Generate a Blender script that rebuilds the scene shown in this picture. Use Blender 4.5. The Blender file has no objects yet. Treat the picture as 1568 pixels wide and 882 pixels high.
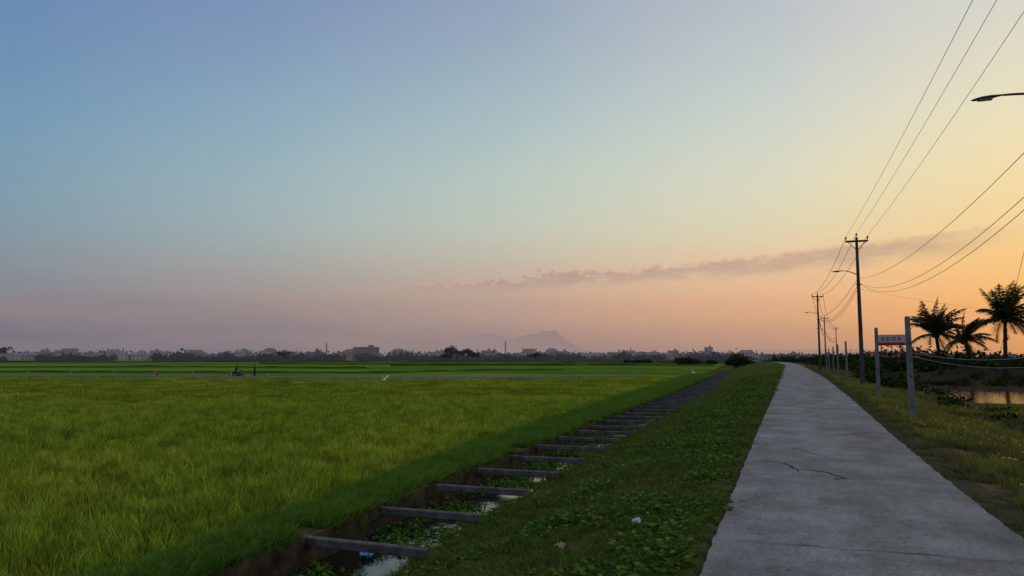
import bpy, bmesh, math, random
import numpy as np
from mathutils import Vector, Matrix, noise
random.seed(7); rng=np.random.default_rng(7)
R=math.radians
C=bpy.context.scene.collection
YAW=20.0

# ---------------------------------------------------------------- helpers
def lin(c):
    return tuple(((x/255.)/12.92 if x/255.<=0.04045 else ((x/255.+0.055)/1.055)**2.4) for x in c)
def P(az,dist,z=0.0):
    """world point from bearing (deg, 0 = view axis, + right) and distance"""
    a=R(az-YAW); return Vector((math.sin(a)*dist,math.cos(a)*dist,z))
def AZ(u): return math.degrees(math.atan((u-784)/1132.0))
def new_obj(name,mesh,parent=None):
    o=bpy.data.objects.new(name,mesh); C.objects.link(o)
    if parent: o.parent=parent
    return o
def empty(name,loc=(0,0,0),rz=0):
    o=bpy.data.objects.new(name,None); C.objects.link(o); o.location=loc; o.rotation_euler[2]=rz; return o
def mesh_from(name,vs,fs,mats=(),mi=None,smooth=False):
    m=bpy.data.meshes.new(name); m.from_pydata([tuple(v) for v in vs],[],[tuple(f) for f in fs])
    for k in mats: m.materials.append(k)
    if mi is not None: m.polygons.foreach_set('material_index',np.array(mi,dtype=np.int32))
    if smooth: m.polygons.foreach_set('use_smooth',[True]*len(m.polygons))
    m.update(); return m
class MB:
    """mesh builder"""
    def __init__(s): s.v=[];s.f=[];s.m=[]
    def add(s,vs,fs,mi=0):
        b=len(s.v); s.v+= [tuple(v) for v in vs]; s.f+=[tuple(i+b for i in f) for f in fs]; s.m+=[mi]*len(fs)
    def box(s,c,d,mi=0,rz=0,bev=0.0):
        bm=bmesh.new(); bmesh.ops.create_cube(bm,size=1)
        bmesh.ops.scale(bm,vec=d,verts=bm.verts)
        if bev>0: bmesh.ops.bevel(bm,geom=list(bm.edges),offset=bev,segments=1,affect='EDGES')
        bmesh.ops.rotate(bm,cent=(0,0,0),matrix=Matrix.Rotation(rz,3,'Z'),verts=bm.verts)
        bmesh.ops.translate(bm,vec=c,verts=bm.verts)
        bm.verts.index_update()
        s.add([v.co.copy() for v in bm.verts],[[v.index for v in f.verts] for f in bm.faces],mi); bm.free()
    def tube(s,pts,rad,n=8,mi=0,caps=True):
        pts=[Vector(p) for p in pts]
        if not hasattr(rad,'__len__'): rad=[rad]*len(pts)
        vs=[];fs=[]
        for i,p in enumerate(pts):
            t=(pts[min(i+1,len(pts)-1)]-pts[max(i-1,0)]).normalized()
            a=t.orthogonal().normalized() if i==0 else (pa-t*pa.dot(t)).normalized()
            pa=a; b=t.cross(a)
            for k in range(n):
                an=2*math.pi*k/n; vs.append(p+(a*math.cos(an)+b*math.sin(an))*rad[i])
        for i in range(len(pts)-1):
            for k in range(n):
                fs.append((i*n+k,i*n+(k+1)%n,(i+1)*n+(k+1)%n,(i+1)*n+k))
        if caps:
            fs.append(tuple(range(n))[::-1]); fs.append(tuple((len(pts)-1)*n+k for k in range(n)))
        s.add(vs,fs,mi)
    def ell(s,c,r,mi=0,seg=12,ring=8):
        vs=[];fs=[]
        for i in range(ring+1):
            th=math.pi*i/ring
            for k in range(seg):
                ph=2*math.pi*k/seg
                vs.append((c[0]+r[0]*math.sin(th)*math.cos(ph),c[1]+r[1]*math.sin(th)*math.sin(ph),c[2]+r[2]*math.cos(th)))
        for i in range(ring):
            for k in range(seg):
                fs.append((i*seg+k,(i+1)*seg+k,(i+1)*seg+(k+1)%seg,i*seg+(k+1)%seg))
        s.add(vs,fs,mi)
    def torus(s,c,Rr,r,axis='y',mi=0,n=20,k=6):
        vs=[];fs=[]
        for i in range(n):
            a=2*math.pi*i/n
            for j in range(k):
                b=2*math.pi*j/k; q=Rr+r*math.cos(b)
                vs.append((c[0]+q*math.cos(a),c[1]+r*math.sin(b),c[2]+q*math.sin(a)))
        for i in range(n):
            for j in range(k):
                fs.append((i*k+j,((i+1)%n)*k+j,((i+1)%n)*k+(j+1)%k,i*k+(j+1)%k))
        s.add(vs,fs,mi)
    def obj(s,name,mats,parent=None,smooth=False):
        return new_obj(name,mesh_from(name,s.v,s.f,mats,s.m,smooth),parent)

# ---------------------------------------------------------------- material helpers
def mat(name,col,rough=0.9,spec=0.2):
    m=bpy.data.materials.new(name); m.use_nodes=True; b=m.node_tree.nodes['Principled BSDF']
    b.inputs['Base Color'].default_value=(*col,1); b.inputs['Roughness'].default_value=rough
    b.inputs['Specular IOR Level'].default_value=spec
    return m
def noisemat(name,cols,scale=1.0,rough=0.95,spec=0.0,detail=8,bump=0.0,bscale=None,stretch=(1,1,1),pos=None,world=True,rot=0):
    m=mat(name,cols[0],rough,spec); nt=m.node_tree; N=nt.nodes; L=nt.links; b=N['Principled BSDF']
    if world: src=N.new('ShaderNodeNewGeometry').outputs['Position']
    else: src=N.new('ShaderNodeTexCoord').outputs['Object']
    mp=N.new('ShaderNodeMapping'); L.new(src,mp.inputs[0]); mp.inputs['Scale'].default_value=stretch; mp.inputs['Rotation'].default_value=(0,0,rot)
    t=N.new('ShaderNodeTexNoise'); t.inputs['Scale'].default_value=scale; t.inputs['Detail'].default_value=detail; t.inputs['Roughness'].default_value=0.65
    L.new(mp.outputs[0],t.inputs['Vector'])
    r=N.new('ShaderNodeValToRGB'); L.new(t.outputs[0],r.inputs[0])
    n=len(cols); pos=pos or [0.3+0.4*i/(n-1) for i in range(n)]
    e=r.color_ramp.elements
    while len(e)<n: e.new(0.5)
    for i in range(n): e[i].position=pos[i]; e[i].color=(*cols[i],1)
    L.new(r.outputs[0],b.inputs['Base Color'])
    if bump:
        t2=N.new('ShaderNodeTexNoise'); t2.inputs['Scale'].default_value=bscale or scale*6; t2.inputs['Detail'].default_value=6
        L.new(src,t2.inputs['Vector'])
        bp=N.new('ShaderNodeBump'); bp.inputs['Strength'].default_value=bump; bp.inputs['Distance'].default_value=0.05
        L.new(t2.outputs[0],bp.inputs['Height']); L.new(bp.outputs[0],b.inputs['Normal'])
    return m
def leafmat(name,dark,light,tint=None,patch=0.12,trans=0.35,zgrad=(.45,1.1),fine=None,ivar=(.7,1.25)):
    """foliage: per-instance variation, world-space patches, base-to-tip gradient"""
    m=bpy.data.materials.new(name); m.use_nodes=True; nt=m.node_tree; N=nt.nodes; L=nt.links
    N.remove(N['Principled BSDF']); out=N['Material Output']
    oi=N.new('ShaderNodeObjectInfo'); ge=N.new('ShaderNodeNewGeometry')
    t=N.new('ShaderNodeTexNoise'); t.inputs['Scale'].default_value=patch; t.inputs['Detail'].default_value=6; t.inputs['Roughness'].default_value=.6; L.new(ge.outputs['Position'],t.inputs['Vector'])
    mr=N.new('ShaderNodeMapRange'); mr.inputs[1].default_value=0.36; mr.inputs[2].default_value=0.64; L.new(t.outputs[0],mr.inputs[0])
    a=N.new('ShaderNodeMath'); a.operation='MULTIPLY_ADD'; a.inputs[1].default_value=0.35; L.new(oi.outputs['Random'],a.inputs[0])
    hm=N.new('ShaderNodeMath'); hm.operation='MULTIPLY'; hm.inputs[1].default_value=0.65; L.new(mr.outputs[0],hm.inputs[0]); L.new(hm.outputs[0],a.inputs[2])
    mx=N.new('ShaderNodeMix'); mx.data_type='RGBA'; mx.inputs[6].default_value=(*dark,1); mx.inputs[7].default_value=(*light,1); L.new(a.outputs[0],mx.inputs[0])
    col=mx.outputs[2]
    if tint:
        mx3=N.new('ShaderNodeMix'); mx3.data_type='RGBA'; mx3.inputs[7].default_value=(*tint,1); L.new(col,mx3.inputs[6])
        isl=N.new('ShaderNodeMath'); isl.operation='MULTIPLY'; isl.inputs[1].default_value=0.6; L.new(ge.outputs['Random Per Island'],isl.inputs[0]); L.new(isl.outputs[0],mx3.inputs[0]); col=mx3.outputs[2]
    # leaf to leaf brightness
    fr=N.new('ShaderNodeMath'); fr.operation='FRACT'; ml=N.new('ShaderNodeMath'); ml.operation='MULTIPLY'; ml.inputs[1].default_value=17.3; L.new(ge.outputs['Random Per Island'],ml.inputs[0]); L.new(ml.outputs[0],fr.inputs[0])
    mi_=N.new('ShaderNodeMapRange'); mi_.inputs[3].default_value=ivar[0]; mi_.inputs[4].default_value=ivar[1]; L.new(fr.outputs[0],mi_.inputs[0])
    vm0=N.new('ShaderNodeVectorMath'); vm0.operation='SCALE'; L.new(col,vm0.inputs[0]); L.new(mi_.outputs[0],vm0.inputs['Scale']); col=vm0.outputs[0]
    if fine:
        tf=N.new('ShaderNodeTexNoise'); tf.inputs['Scale'].default_value=fine; tf.inputs['Detail'].default_value=3; L.new(ge.outputs['Position'],tf.inputs['Vector'])
        mf=N.new('ShaderNodeMapRange'); mf.inputs[1].default_value=.36; mf.inputs[2].default_value=.64; mf.inputs[3].default_value=.62; mf.inputs[4].default_value=1.3; L.new(tf.outputs[0],mf.inputs[0])
        vf=N.new('ShaderNodeVectorMath'); vf.operation='SCALE'; L.new(col,vf.inputs[0]); L.new(mf.outputs[0],vf.inputs['Scale']); col=vf.outputs[0]
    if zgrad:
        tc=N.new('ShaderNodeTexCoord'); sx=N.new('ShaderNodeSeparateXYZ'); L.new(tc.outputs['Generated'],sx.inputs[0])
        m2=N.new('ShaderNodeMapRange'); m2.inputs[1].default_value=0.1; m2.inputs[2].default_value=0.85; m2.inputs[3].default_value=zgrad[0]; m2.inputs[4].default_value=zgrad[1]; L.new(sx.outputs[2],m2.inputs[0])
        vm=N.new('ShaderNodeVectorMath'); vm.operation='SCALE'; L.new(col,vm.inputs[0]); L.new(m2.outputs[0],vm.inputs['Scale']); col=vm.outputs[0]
    d=N.new('ShaderNodeBsdfDiffuse'); tr=N.new('ShaderNodeBsdfTranslucent'); ms=N.new('ShaderNodeMixShader'); ms.inputs[0].default_value=trans
    L.new(col,d.inputs[0]); L.new(col,tr.inputs[0]); L.new(d.outputs[0],ms.inputs[1]); L.new(tr.outputs[0],ms.inputs[2]); L.new(ms.outputs[0],out.inputs[0])
    return m
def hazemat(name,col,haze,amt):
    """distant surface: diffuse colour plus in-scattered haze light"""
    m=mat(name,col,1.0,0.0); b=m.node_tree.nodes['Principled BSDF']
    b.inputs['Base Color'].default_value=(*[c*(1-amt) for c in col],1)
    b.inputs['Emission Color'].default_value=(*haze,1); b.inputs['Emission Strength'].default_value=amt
    return m

# ---------------------------------------------------------------- world / sky
w=bpy.data.worlds.new("World"); bpy.context.scene.world=w; w.use_nodes=True
nt=w.node_tree; N=nt.nodes; L=nt.links; N.clear()
def M(op,a,b=None,c=None,clamp=False):
    n=N.new('ShaderNodeMath'); n.operation=op; n.use_clamp=clamp
    for i,x in enumerate((a,b,c)):
        if x is None: continue
        if isinstance(x,(int,float)): n.inputs[i].default_value=x
        else: L.new(x,n.inputs[i])
    return n.outputs[0]
def SM(x,lo,hi,smooth=True):
    n=N.new('ShaderNodeMapRange'); n.interpolation_type='SMOOTHSTEP' if smooth else 'LINEAR'
    n.inputs[1].default_value=lo; n.inputs[2].default_value=hi; L.new(x,n.inputs[0]); return n.outputs[0]
def MIX(f,a,b):
    n=N.new('ShaderNodeMix'); n.data_type='RGBA'
    for i,x in ((0,f),(6,a),(7,b)):
        if isinstance(x,(int,float)): n.inputs[i].default_value=x
        elif isinstance(x,tuple): n.inputs[i].default_value=(*x,1)
        else: L.new(x,n.inputs[i])
    return n.outputs[2]
tc=N.new('ShaderNodeTexCoord'); sp=N.new('ShaderNodeSeparateXYZ'); L.new(tc.outputs['Generated'],sp.inputs[0])
X,Y,Z=sp.outputs
azr=M('ARCTAN2',X,Y); az=M('ADD',M('MULTIPLY',azr,180/math.pi),YAW)       # degrees about view axis
el=M('MULTIPLY',M('ARCSINE',Z),180/math.pi)
SUNAZ=50.0
s=M('COSINE',M('MULTIPLY',M('SUBTRACT',az,SUNAZ),math.pi/180))
elf=M('DIVIDE',el,48.0,clamp=True)
cols=[  # highest stops, above the frame, brightened to add light on the ground
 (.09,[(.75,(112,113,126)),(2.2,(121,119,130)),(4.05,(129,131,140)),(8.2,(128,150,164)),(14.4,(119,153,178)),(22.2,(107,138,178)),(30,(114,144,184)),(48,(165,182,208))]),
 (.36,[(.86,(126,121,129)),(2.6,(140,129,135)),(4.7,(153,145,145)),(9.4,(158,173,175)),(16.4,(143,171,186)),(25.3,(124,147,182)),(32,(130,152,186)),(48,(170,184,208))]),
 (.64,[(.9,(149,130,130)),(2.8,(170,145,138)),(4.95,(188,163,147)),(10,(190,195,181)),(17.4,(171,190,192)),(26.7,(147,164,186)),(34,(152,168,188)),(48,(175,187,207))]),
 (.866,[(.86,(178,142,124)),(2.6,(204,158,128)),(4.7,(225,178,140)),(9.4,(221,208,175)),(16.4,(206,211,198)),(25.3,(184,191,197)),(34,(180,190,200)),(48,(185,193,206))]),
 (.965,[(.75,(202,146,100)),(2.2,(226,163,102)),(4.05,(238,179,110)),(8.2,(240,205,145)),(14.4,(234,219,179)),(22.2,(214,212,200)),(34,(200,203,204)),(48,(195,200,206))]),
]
outs=[]
for sv,st in cols:
    r=N.new('ShaderNodeValToRGB'); L.new(elf,r.inputs[0]); r.color_ramp.interpolation='CARDINAL'
    e=r.color_ramp.elements
    while len(e)<len(st): e.new(0.5)
    for i,(q,c) in enumerate(st):
        e[i].position=q/48.0; e[i].color=(*lin(c),1)
    outs.append(r.outputs[0])
col=outs[0]
for i in range(1,5): col=MIX(SM(s,cols[i-1][0],cols[i][0],False),col,outs[i])
col=MIX(SM(s,0.05,-0.9),col,lin((140,152,176)))  # unseen sky behind the camera, brightened to lift the ground light
# faint streaky haze
cv=N.new('ShaderNodeCombineXYZ'); L.new(M('MULTIPLY',az,0.05),cv.inputs[0]); L.new(M('MULTIPLY',el,0.42),cv.inputs[1])
hz_=N.new('ShaderNodeTexNoise'); hz_.inputs['Scale'].default_value=1.3; hz_.inputs['Detail'].default_value=5; L.new(cv.outputs[0],hz_.inputs['Vector'])
hzf=M('MULTIPLY',SM(hz_.outputs[0],0.35,0.75),SM(el,14.0,2.0))
col=MIX(M('MULTIPLY',hzf,0.13),col,lin((200,160,148)))
# the thin cloud bank
line=M('MULTIPLY_ADD',az,0.066,5.72)
d=M('SUBTRACT',el,line)
cv2=N.new('ShaderNodeCombineXYZ'); L.new(M('MULTIPLY',az,0.34),cv2.inputs[0]); L.new(M('MULTIPLY',d,1.15),cv2.inputs[1])
cn=N.new('ShaderNodeTexNoise'); cn.inputs['Scale'].default_value=1.0; cn.inputs['Detail'].default_value=11; cn.inputs['Roughness'].default_value=0.66; L.new(cv2.outputs[0],cn.inputs['Vector'])
cv4=N.new('ShaderNodeCombineXYZ'); L.new(M('MULTIPLY',az,1.1),cv4.inputs[0]); L.new(M('MULTIPLY',d,1.5),cv4.inputs[1])
cn2=N.new('ShaderNodeTexNoise'); cn2.inputs['Scale'].default_value=1.0; cn2.inputs['Detail'].default_value=9; cn2.inputs['Roughness'].default_value=0.64; L.new(cv4.outputs[0],cn2.inputs['Vector'])
puff=M('MULTIPLY',SM(az,0.0,2.0),SM(az,8.0,4.5))
top=M('MULTIPLY_ADD',M('SUBTRACT',cn2.outputs[0],.40),M('MULTIPLY_ADD',SM(az,22.0,4.0),2.2,1.1),.16)
thick=M('ADD',M('MULTIPLY_ADD',SM(az,2.0,26.0),0.46,0.0),M('MULTIPLY',puff,.35))
topd=M('SUBTRACT',M('ADD',top,thick),d)
botd=M('ADD',M('ADD',d,M('MULTIPLY_ADD',SM(az,4.,24.),.50,.42)),M('MULTIPLY',M('SUBTRACT',cn.outputs[0],.5),1.4))
body=M('MULTIPLY',SM(topd,0.0,0.22),SM(botd,-.45,0.75))
dens=SM(cn.outputs[0],.30,.55)
ext=M('MULTIPLY',SM(az,-14.0,1.0),SM(az,36.0,28.0))
cm=M('MULTIPLY',M('MULTIPLY',body,ext),M('MULTIPLY_ADD',dens,.55,.45))
rim=M('MULTIPLY',SM(topd,0.45,0.05),cm)
ccol=MIX(SM(az,0.0,30.0),lin((174,146,141)),lin((188,157,138)))
lit=MIX(SM(az,0.0,30.0),lin((224,186,158)),lin((240,202,152)))
col=MIX(M('MULTIPLY',cm,0.74),col,ccol)
col=MIX(M('MULTIPLY',rim,0.70),col,lit)
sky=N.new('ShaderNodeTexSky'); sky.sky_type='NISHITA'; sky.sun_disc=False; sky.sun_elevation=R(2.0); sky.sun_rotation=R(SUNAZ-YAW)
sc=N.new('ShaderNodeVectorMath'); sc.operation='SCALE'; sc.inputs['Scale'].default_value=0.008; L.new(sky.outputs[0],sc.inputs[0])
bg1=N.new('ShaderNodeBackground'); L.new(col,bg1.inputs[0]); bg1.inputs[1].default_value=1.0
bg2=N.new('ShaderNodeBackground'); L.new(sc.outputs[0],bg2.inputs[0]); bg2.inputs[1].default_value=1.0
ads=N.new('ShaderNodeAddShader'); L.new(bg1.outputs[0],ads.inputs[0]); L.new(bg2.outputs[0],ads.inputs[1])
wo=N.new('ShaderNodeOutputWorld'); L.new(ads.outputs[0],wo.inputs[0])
sl=bpy.data.lights.new('sun','SUN'); sl.energy=0.3; sl.angle=R(8); sl.color=(1,.72,.45)
so=bpy.data.objects.new('sun',sl); C.objects.link(so)
sd=P(SUNAZ,1.0); sd.z=math.tan(R(5)); so.rotation_euler=sd.to_track_quat('Z','Y').to_euler()

# ---------------------------------------------------------------- terrain layout (metres; +Y = along the road)
def ip(y,ks): return float(np.interp(y,[k[0] for k in ks],[k[1] for k in ks]))
RL=[(-50,-.8),(8,-.68),(20,-.6),(35,-.45),(76,-.2),(130,0.1),(200,.2),(300,-1.5),(600,-30),(3000,-800)]
RR=[(-50,2.05),(10,2.1),(16,2.2),(24,2.4),(35,2.7),(73,3.5),(130,3.9),(200,4.0),(300,2.3),(600,-26),(3000,-796)]
XL=[(-50,-6.2),(9,-6.5),(14,-6.8),(24,-7.0),(60,-7.8),(106,-9.2),(150,-10.6),(300,-17),(600,-52),(3000,-850)]
XR=[(-50,-4.5),(8.4,-4.7),(11,-5.0),(19,-5.1),(61,-5.6),(110,-7.2),(150,-8.6),(300,-14.5),(600,-48),(3000,-845)]
ED=[(-50,-6.8),(7,-7.15),(10,-7.5),(14,-7.85),(21,-8.4),(31,-8.8),(52,-9.8),(106,-11.6),(150,-13.5),(300,-21),(600,-57),(3000,-860)]
def rl(y): return ip(y,RL)
def rr(y): return ip(y,RR)
def nz(x,y,s,k=0): return noise.noise(Vector((x*s,y*s,k)))
def xL(y): return ip(y,XL)+0.03*nz(0,y,1.2,3)
def xR(y): return ip(y,XR)+(0.13*nz(0,y,.5,5)+.08*nz(0,y,1.7,6))
def ed(y): return ip(y,ED)+0.18*nz(0,y,.35,9)
PZ=-.80
def bump_right(x,y):
    z=0.0
    if 7<x<80 and 40<y<72:   # pond hollow
        fx=min(1,max(0,(x-8.7-1.0*nz(0,y,.12,2))/1.6)); fy=min(1,max(0,(y-43.5-1.2*nz(x,0,.15,4))/2.5))*min(1,max(0,(69-y+1.5*nz(x,0,.2,8))/3)); fx2=min(1,(80-x)/10)
        z-=0.7*min(fx,fy,fx2)
    for (mx,my,r,h) in ((7.3,27.3,1.1,.50),(8.9,27.9,1.4,.55),(6.4,33,1.2,.15),(9,82,5,.7),(17,83,6,1.15),(26,84,7,1.35),(36,84,8,1.4),(48,86,9,1.4),(12,98,8,.9)):
        q=((x-mx)**2+(y-my)**2)/(r*r)
        if q<4: z+=h*math.exp(-q*1.6)*(1+.5*nz(x,y,.9,1)+.3*nz(x,y,3,1))
    return z
def columns(y):
    e=ed(y);l=xL(y);r=xR(y);a=rl(y);b=rr(y);W=a-.25-r
    c=[]
    for o in (-6000,-2500,-1000,-400,-150,-70,-35,-18,-9,-4,-1.5): c.append((e+o,-.95,0))
    c+=[(e,-.94,1),(e+.25*(l-e),-.88,1),(e+.6*(l-e),-.85,1),(l-.14,-.87,1),(l-.02,-.88,2),(l+.03,-1.7,2),(l+.7,-1.75,2),(r-.35,-1.65,2),(r-.12,-1.32,2),(r,-1.08,3)]
    for t,z in ((.12,-.98),(.25,-.83),(.4,-.66),(.55,-.46),(.7,-.28),(.83,-.15),(.93,-.09),(1,-.06)): c.append((r+W*t,z,3))
    c+=[(a-.05,-.05,4),(a+.1,-.1,4),(b-.1,-.1,4),(b+.05,-.045,4),(b+.35,-.03,5),(b+.8,-.05,5),(b+1.3,-.10,5),(b+1.9,-.18,5),(b+2.6,-.32,5),(b+3.4,-.48,6)]
    for o in (3.7,4,4.3,4.6,4.9,5.2,5.5,5.8,6.1,6.5,6.9,7.3,8,8.5,9,9.5,10,11,12,13,14.5,16,18,20,22,24,27,30,33,36,40,45,60,80,120,200,500,1200,3000,7000): c.append((b+o,-.60 if o<90 else -.7,6))
    return c
def T(x,y):
    c=columns(y); z=float(np.interp(x,[k[0] for k in c],[k[1] for k in c]))
    if x>rr(y)+2: z+=bump_right(x,y)
    return z
ys=[-3000,-400,-60,-20,-8]+[float(i)*0.5 for i in range(-4,80)]+[40+i for i in range(0,80)]+[120+4*i for i in range(20)]
yy=200
while yy<7000: ys.append(yy); yy*=1.12
vs=[];fs=[];mi=[]
nc=len(columns(0))
for y in ys:
    for i,(x,z,m) in enumerate(columns(y)):
        if x>rr(y)+2: z+=bump_right(x,y)
        if m in(3,5,6,1) and y<200: z+=.05*nz(x,y,1.4,0)+.03*nz(x,y,4,7)
        if m==2 and y<150: z+=.03*nz(x,y,3,0)
        vs.append((x,y,z))
for j in range(len(ys)-1):
    cc=columns(ys[j])
    for i in range(nc-1):
        fs.append((j*nc+i,j*nc+i+1,(j+1)*nc+i+1,(j+1)*nc+i))
        m_=cc[i][2]
        if ys[j]>145 and m_ in (1,2): m_=3
        mi.append(m_)
def fieldmat():
    m=noisemat('rice_field_ground',[(.055,.105,.012),(.11,.175,.02),(.165,.23,.03)],scale=.035,rough=1,spec=0,detail=10,pos=[.3,.5,.7])
    nt=m.node_tree;N=nt.nodes;L=nt.links;b=N['Principled BSDF']
    base=b.inputs['Base Color'].links[0].from_socket
    ge=N.new('ShaderNodeNewGeometry'); mp=N.new('ShaderNodeMapping'); mp.inputs['Scale'].default_value=(.012,.03,1); mp.inputs['Rotation'].default_value=(0,0,R(-20)); L.new(ge.outputs['Position'],mp.inputs[0])
    v=N.new('ShaderNodeTexVoronoi'); v.inputs['Scale'].default_value=1.0; v.feature='F1'; L.new(mp.outputs[0],v.inputs['Vector'])
    hs=N.new('ShaderNodeSeparateColor'); L.new(v.outputs['Color'],hs.inputs[0])
    mr=N.new('ShaderNodeMapRange'); mr.inputs[3].default_value=.75; mr.inputs[4].default_value=1.3; L.new(hs.outputs[0],mr.inputs[0])
    sc=N.new('ShaderNodeVectorMath'); sc.operation='SCALE'; L.new(base,sc.inputs[0]); L.new(mr.outputs[0],sc.inputs['Scale'])
    L.new(sc.outputs[0],b.inputs['Base Color'])
    return m
m_field=fieldmat()
m_bund=noisemat('bund_earth',[(.04,.045,.016),(.10,.07,.04),(.06,.10,.022)],scale=2.2,bump=.8,bscale=14)
m_mud=noisemat('canal_mud',[(.02,.015,.01),(.06,.042,.027)],scale=3,bump=.6,bscale=12,rough=.7)
m_verge=noisemat('verge_soil_grass',[(.04,.06,.015),(.075,.10,.025),(.10,.085,.035)],scale=1.6,bump=.8,bscale=25)
m_dirt=noisemat('road_shoulder_dirt',[(.06,.05,.032),(.12,.095,.065)],scale=3,bump=.6,bscale=30)
m_dry=noisemat('dry_verge',[(.06,.055,.02),(.14,.105,.06),(.085,.09,.025)],scale=1.7,bump=.8,bscale=20)
m_dark=noisemat('waste_ground',[(.025,.018,.012),(.07,.046,.032),(.04,.044,.016)],scale=.9,bump=1.0,bscale=7,detail=12)
ground=new_obj('ground',mesh_from('ground',vs,fs,[m_field,m_bund,m_mud,m_verge,m_dirt,m_dry,m_dark],mi,True))

# ---------------------------------------------------------------- road
def roadmat():
    m=noisemat('concrete_road',[(.17,.165,.155),(.235,.23,.215),(.31,.30,.28)],scale=.9,rough=.9,spec=.12,detail=14,bump=.5,bscale=45,pos=[.33,.5,.68])
    nt=m.node_tree;N=nt.nodes;L=nt.links;b=N['Principled BSDF']
    base=b.inputs['Base Color'].links[0].from_socket
    ge=N.new('ShaderNodeNewGeometry')
    def nf(scale,lo,hi,a,bb,stretch=(1,1,1),det=8):
        mp=N.new('ShaderNodeMapping'); mp.inputs['Scale'].default_value=stretch; L.new(ge.outputs['Position'],mp.inputs[0])
        t=N.new('ShaderNodeTexNoise'); t.inputs['Scale'].default_value=scale; t.inputs['Detail'].default_value=det; t.inputs['Roughness'].default_value=.75; L.new(mp.outputs[0],t.inputs['Vector'])
        mr=N.new('ShaderNodeMapRange'); mr.inputs[1].default_value=lo; mr.inputs[2].default_value=hi; mr.inputs[3].default_value=a; mr.inputs[4].default_value=bb; L.new(t.outputs[0],mr.inputs[0]); return mr.outputs[0]
    fs_=[nf(26,.3,.7,.58,1.42),nf(1.0,.42,.60,.78,1.06,(1,.4,1)),nf(.35,.4,.6,.9,1.1,(1,.5,1)),nf(5,.30,.42,.62,1.0,(1,.6,1),4)]
    c=fs_[0]
    for q in fs_[1:]:
        mm=N.new('ShaderNodeMath'); mm.operation='MULTIPLY'; L.new(c,mm.inputs[0]); L.new(q,mm.inputs[1]); c=mm.outputs[0]
    sc=N.new('ShaderNodeVectorMath'); sc.operation='SCALE'; L.new(base,sc.inputs[0]); L.new(c,sc.inputs['Scale'])
    L.new(sc.outputs[0],b.inputs['Base Color'])
    return m
m_road=roadmat()
m_joint=noisemat('road_joint',[(.025,.025,.022),(.08,.075,.07)],scale=9)
vs=[];fs=[]
ry=[-20+.125*i for i in range(0,400)]+[30+.25*i for i in range(0,120)]+[60+i for i in range(0,140)]+[200+10*i for i in range(60)]
for y in ry:
    a=rl(y)+.02*nz(0,y,1.1,11)+.022*nz(0,y,4.,12)+.014*nz(0,y,11,15); b=rr(y)+.03*nz(0,y,1.0,13)+.025*nz(0,y,3.6,14)+.014*nz(0,y,11,16)
    for x,z in ((a,-.12),(a+.02,0),((a*2+b)/3,.01),((a+2*b)/3,.01),(b-.02,0),(b,-.12)): vs.append((x,y,z))
for j in range(len(ry)-1):
    for i in range(5): fs.append((j*6+i,j*6+i+1,(j+1)*6+i+1,(j+1)*6+i))
road=new_obj('concrete_road',mesh_from('concrete_road',vs,fs,[m_road]))
j=MB()
def crack(pts,wd,z=.014,seed=0):
    P2=[]
    for k in range(len(pts)-1):
        a=Vector(pts[k]);b=Vector(pts[k+1]); n=max(2,int((b-a).length/.08))
        for q in range(n):
            p=a.lerp(b,q/n); off=.035*nz(p.x*3+seed,p.y*3,1.0,seed+k)+.012*nz(p.x*14+seed,p.y*14,1.0,seed)
            P2.append(p+Vector((off,off*2)))
    P2.append(Vector(pts[-1])); vs=[];fs=[]
    for k,p in enumerate(P2):
        t=(P2[min(k+1,len(P2)-1)]-P2[max(k-1,0)]).normalized(); nn=Vector((-t.y,t.x)); ww=wd*(.4+1.3*abs(nz(p.x*4,p.y*4,1,seed)))
        vs.append((p.x+nn.x*ww,p.y+nn.y*ww,z)); vs.append((p.x-nn.x*ww,p.y-nn.y*ww,z))
    for k in range(len(P2)-1): fs.append((2*k,2*k+2,2*k+3,2*k+1))
    j.add(vs,fs,0)
for k in range(28):
    y=3.2+4.1*k+(.3*random.random())
    crack([(rl(y)+.05,y),(.5*(rl(y)+rr(y)),y+.03),(rr(y)-.05,y)],.007 if y<14 else (.012 if y<30 else .02),seed=k)
crack([(-.5,13.2),(0.0,12.9),(.15,12.3),(.55,12.1),(.8,11.6),(.62,11.45)],.022,seed=40)
crack([(.15,12.3),(.2,11.9)],.012,seed=41)
crack([(.1,15.2),(.5,14.3),(.7,13.9)],.010,seed=45)
crack([(1.1,17.8),(1.5,18.6),(1.9,18.9)],.016,seed=42)
crack([(-.55,24),(.1,24.6),(.8,24.3)],.02,seed=43)
jo=j.obj('joints_and_cracks',[m_joint],parent=road)

# ---------------------------------------------------------------- water
def watermat(name,c=(.012,.013,.01),rough=.04,bump=.02,scale=3,spec=.5):
    m=mat(name,c,rough,spec); nt=m.node_tree;N=nt.nodes;L=nt.links;b=N['Principled BSDF']
    ge=N.new('ShaderNodeNewGeometry'); t=N.new('ShaderNodeTexNoise'); t.inputs['Scale'].default_value=scale; t.inputs['Detail'].default_value=4; L.new(ge.outputs['Position'],t.inputs['Vector'])
    bp=N.new('ShaderNodeBump'); bp.inputs['Strength'].default_value=bump; bp.inputs['Distance'].default_value=.1; L.new(t.outputs[0],bp.inputs['Height']); L.new(bp.outputs[0],b.inputs['Normal'])
    return m
WZ=-1.26
mb=MB()
wy=list(np.arange(-10,146,2.0))
for a,b in zip(wy[:-1],wy[1:]): mb.add([(ip(a,XL)-.02,a,WZ),(ip(a,XR)+.05,a,WZ),(ip(b,XR)+.05,b,WZ),(ip(b,XL)-.02,b,WZ)],[(0,1,2,3)])
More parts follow.
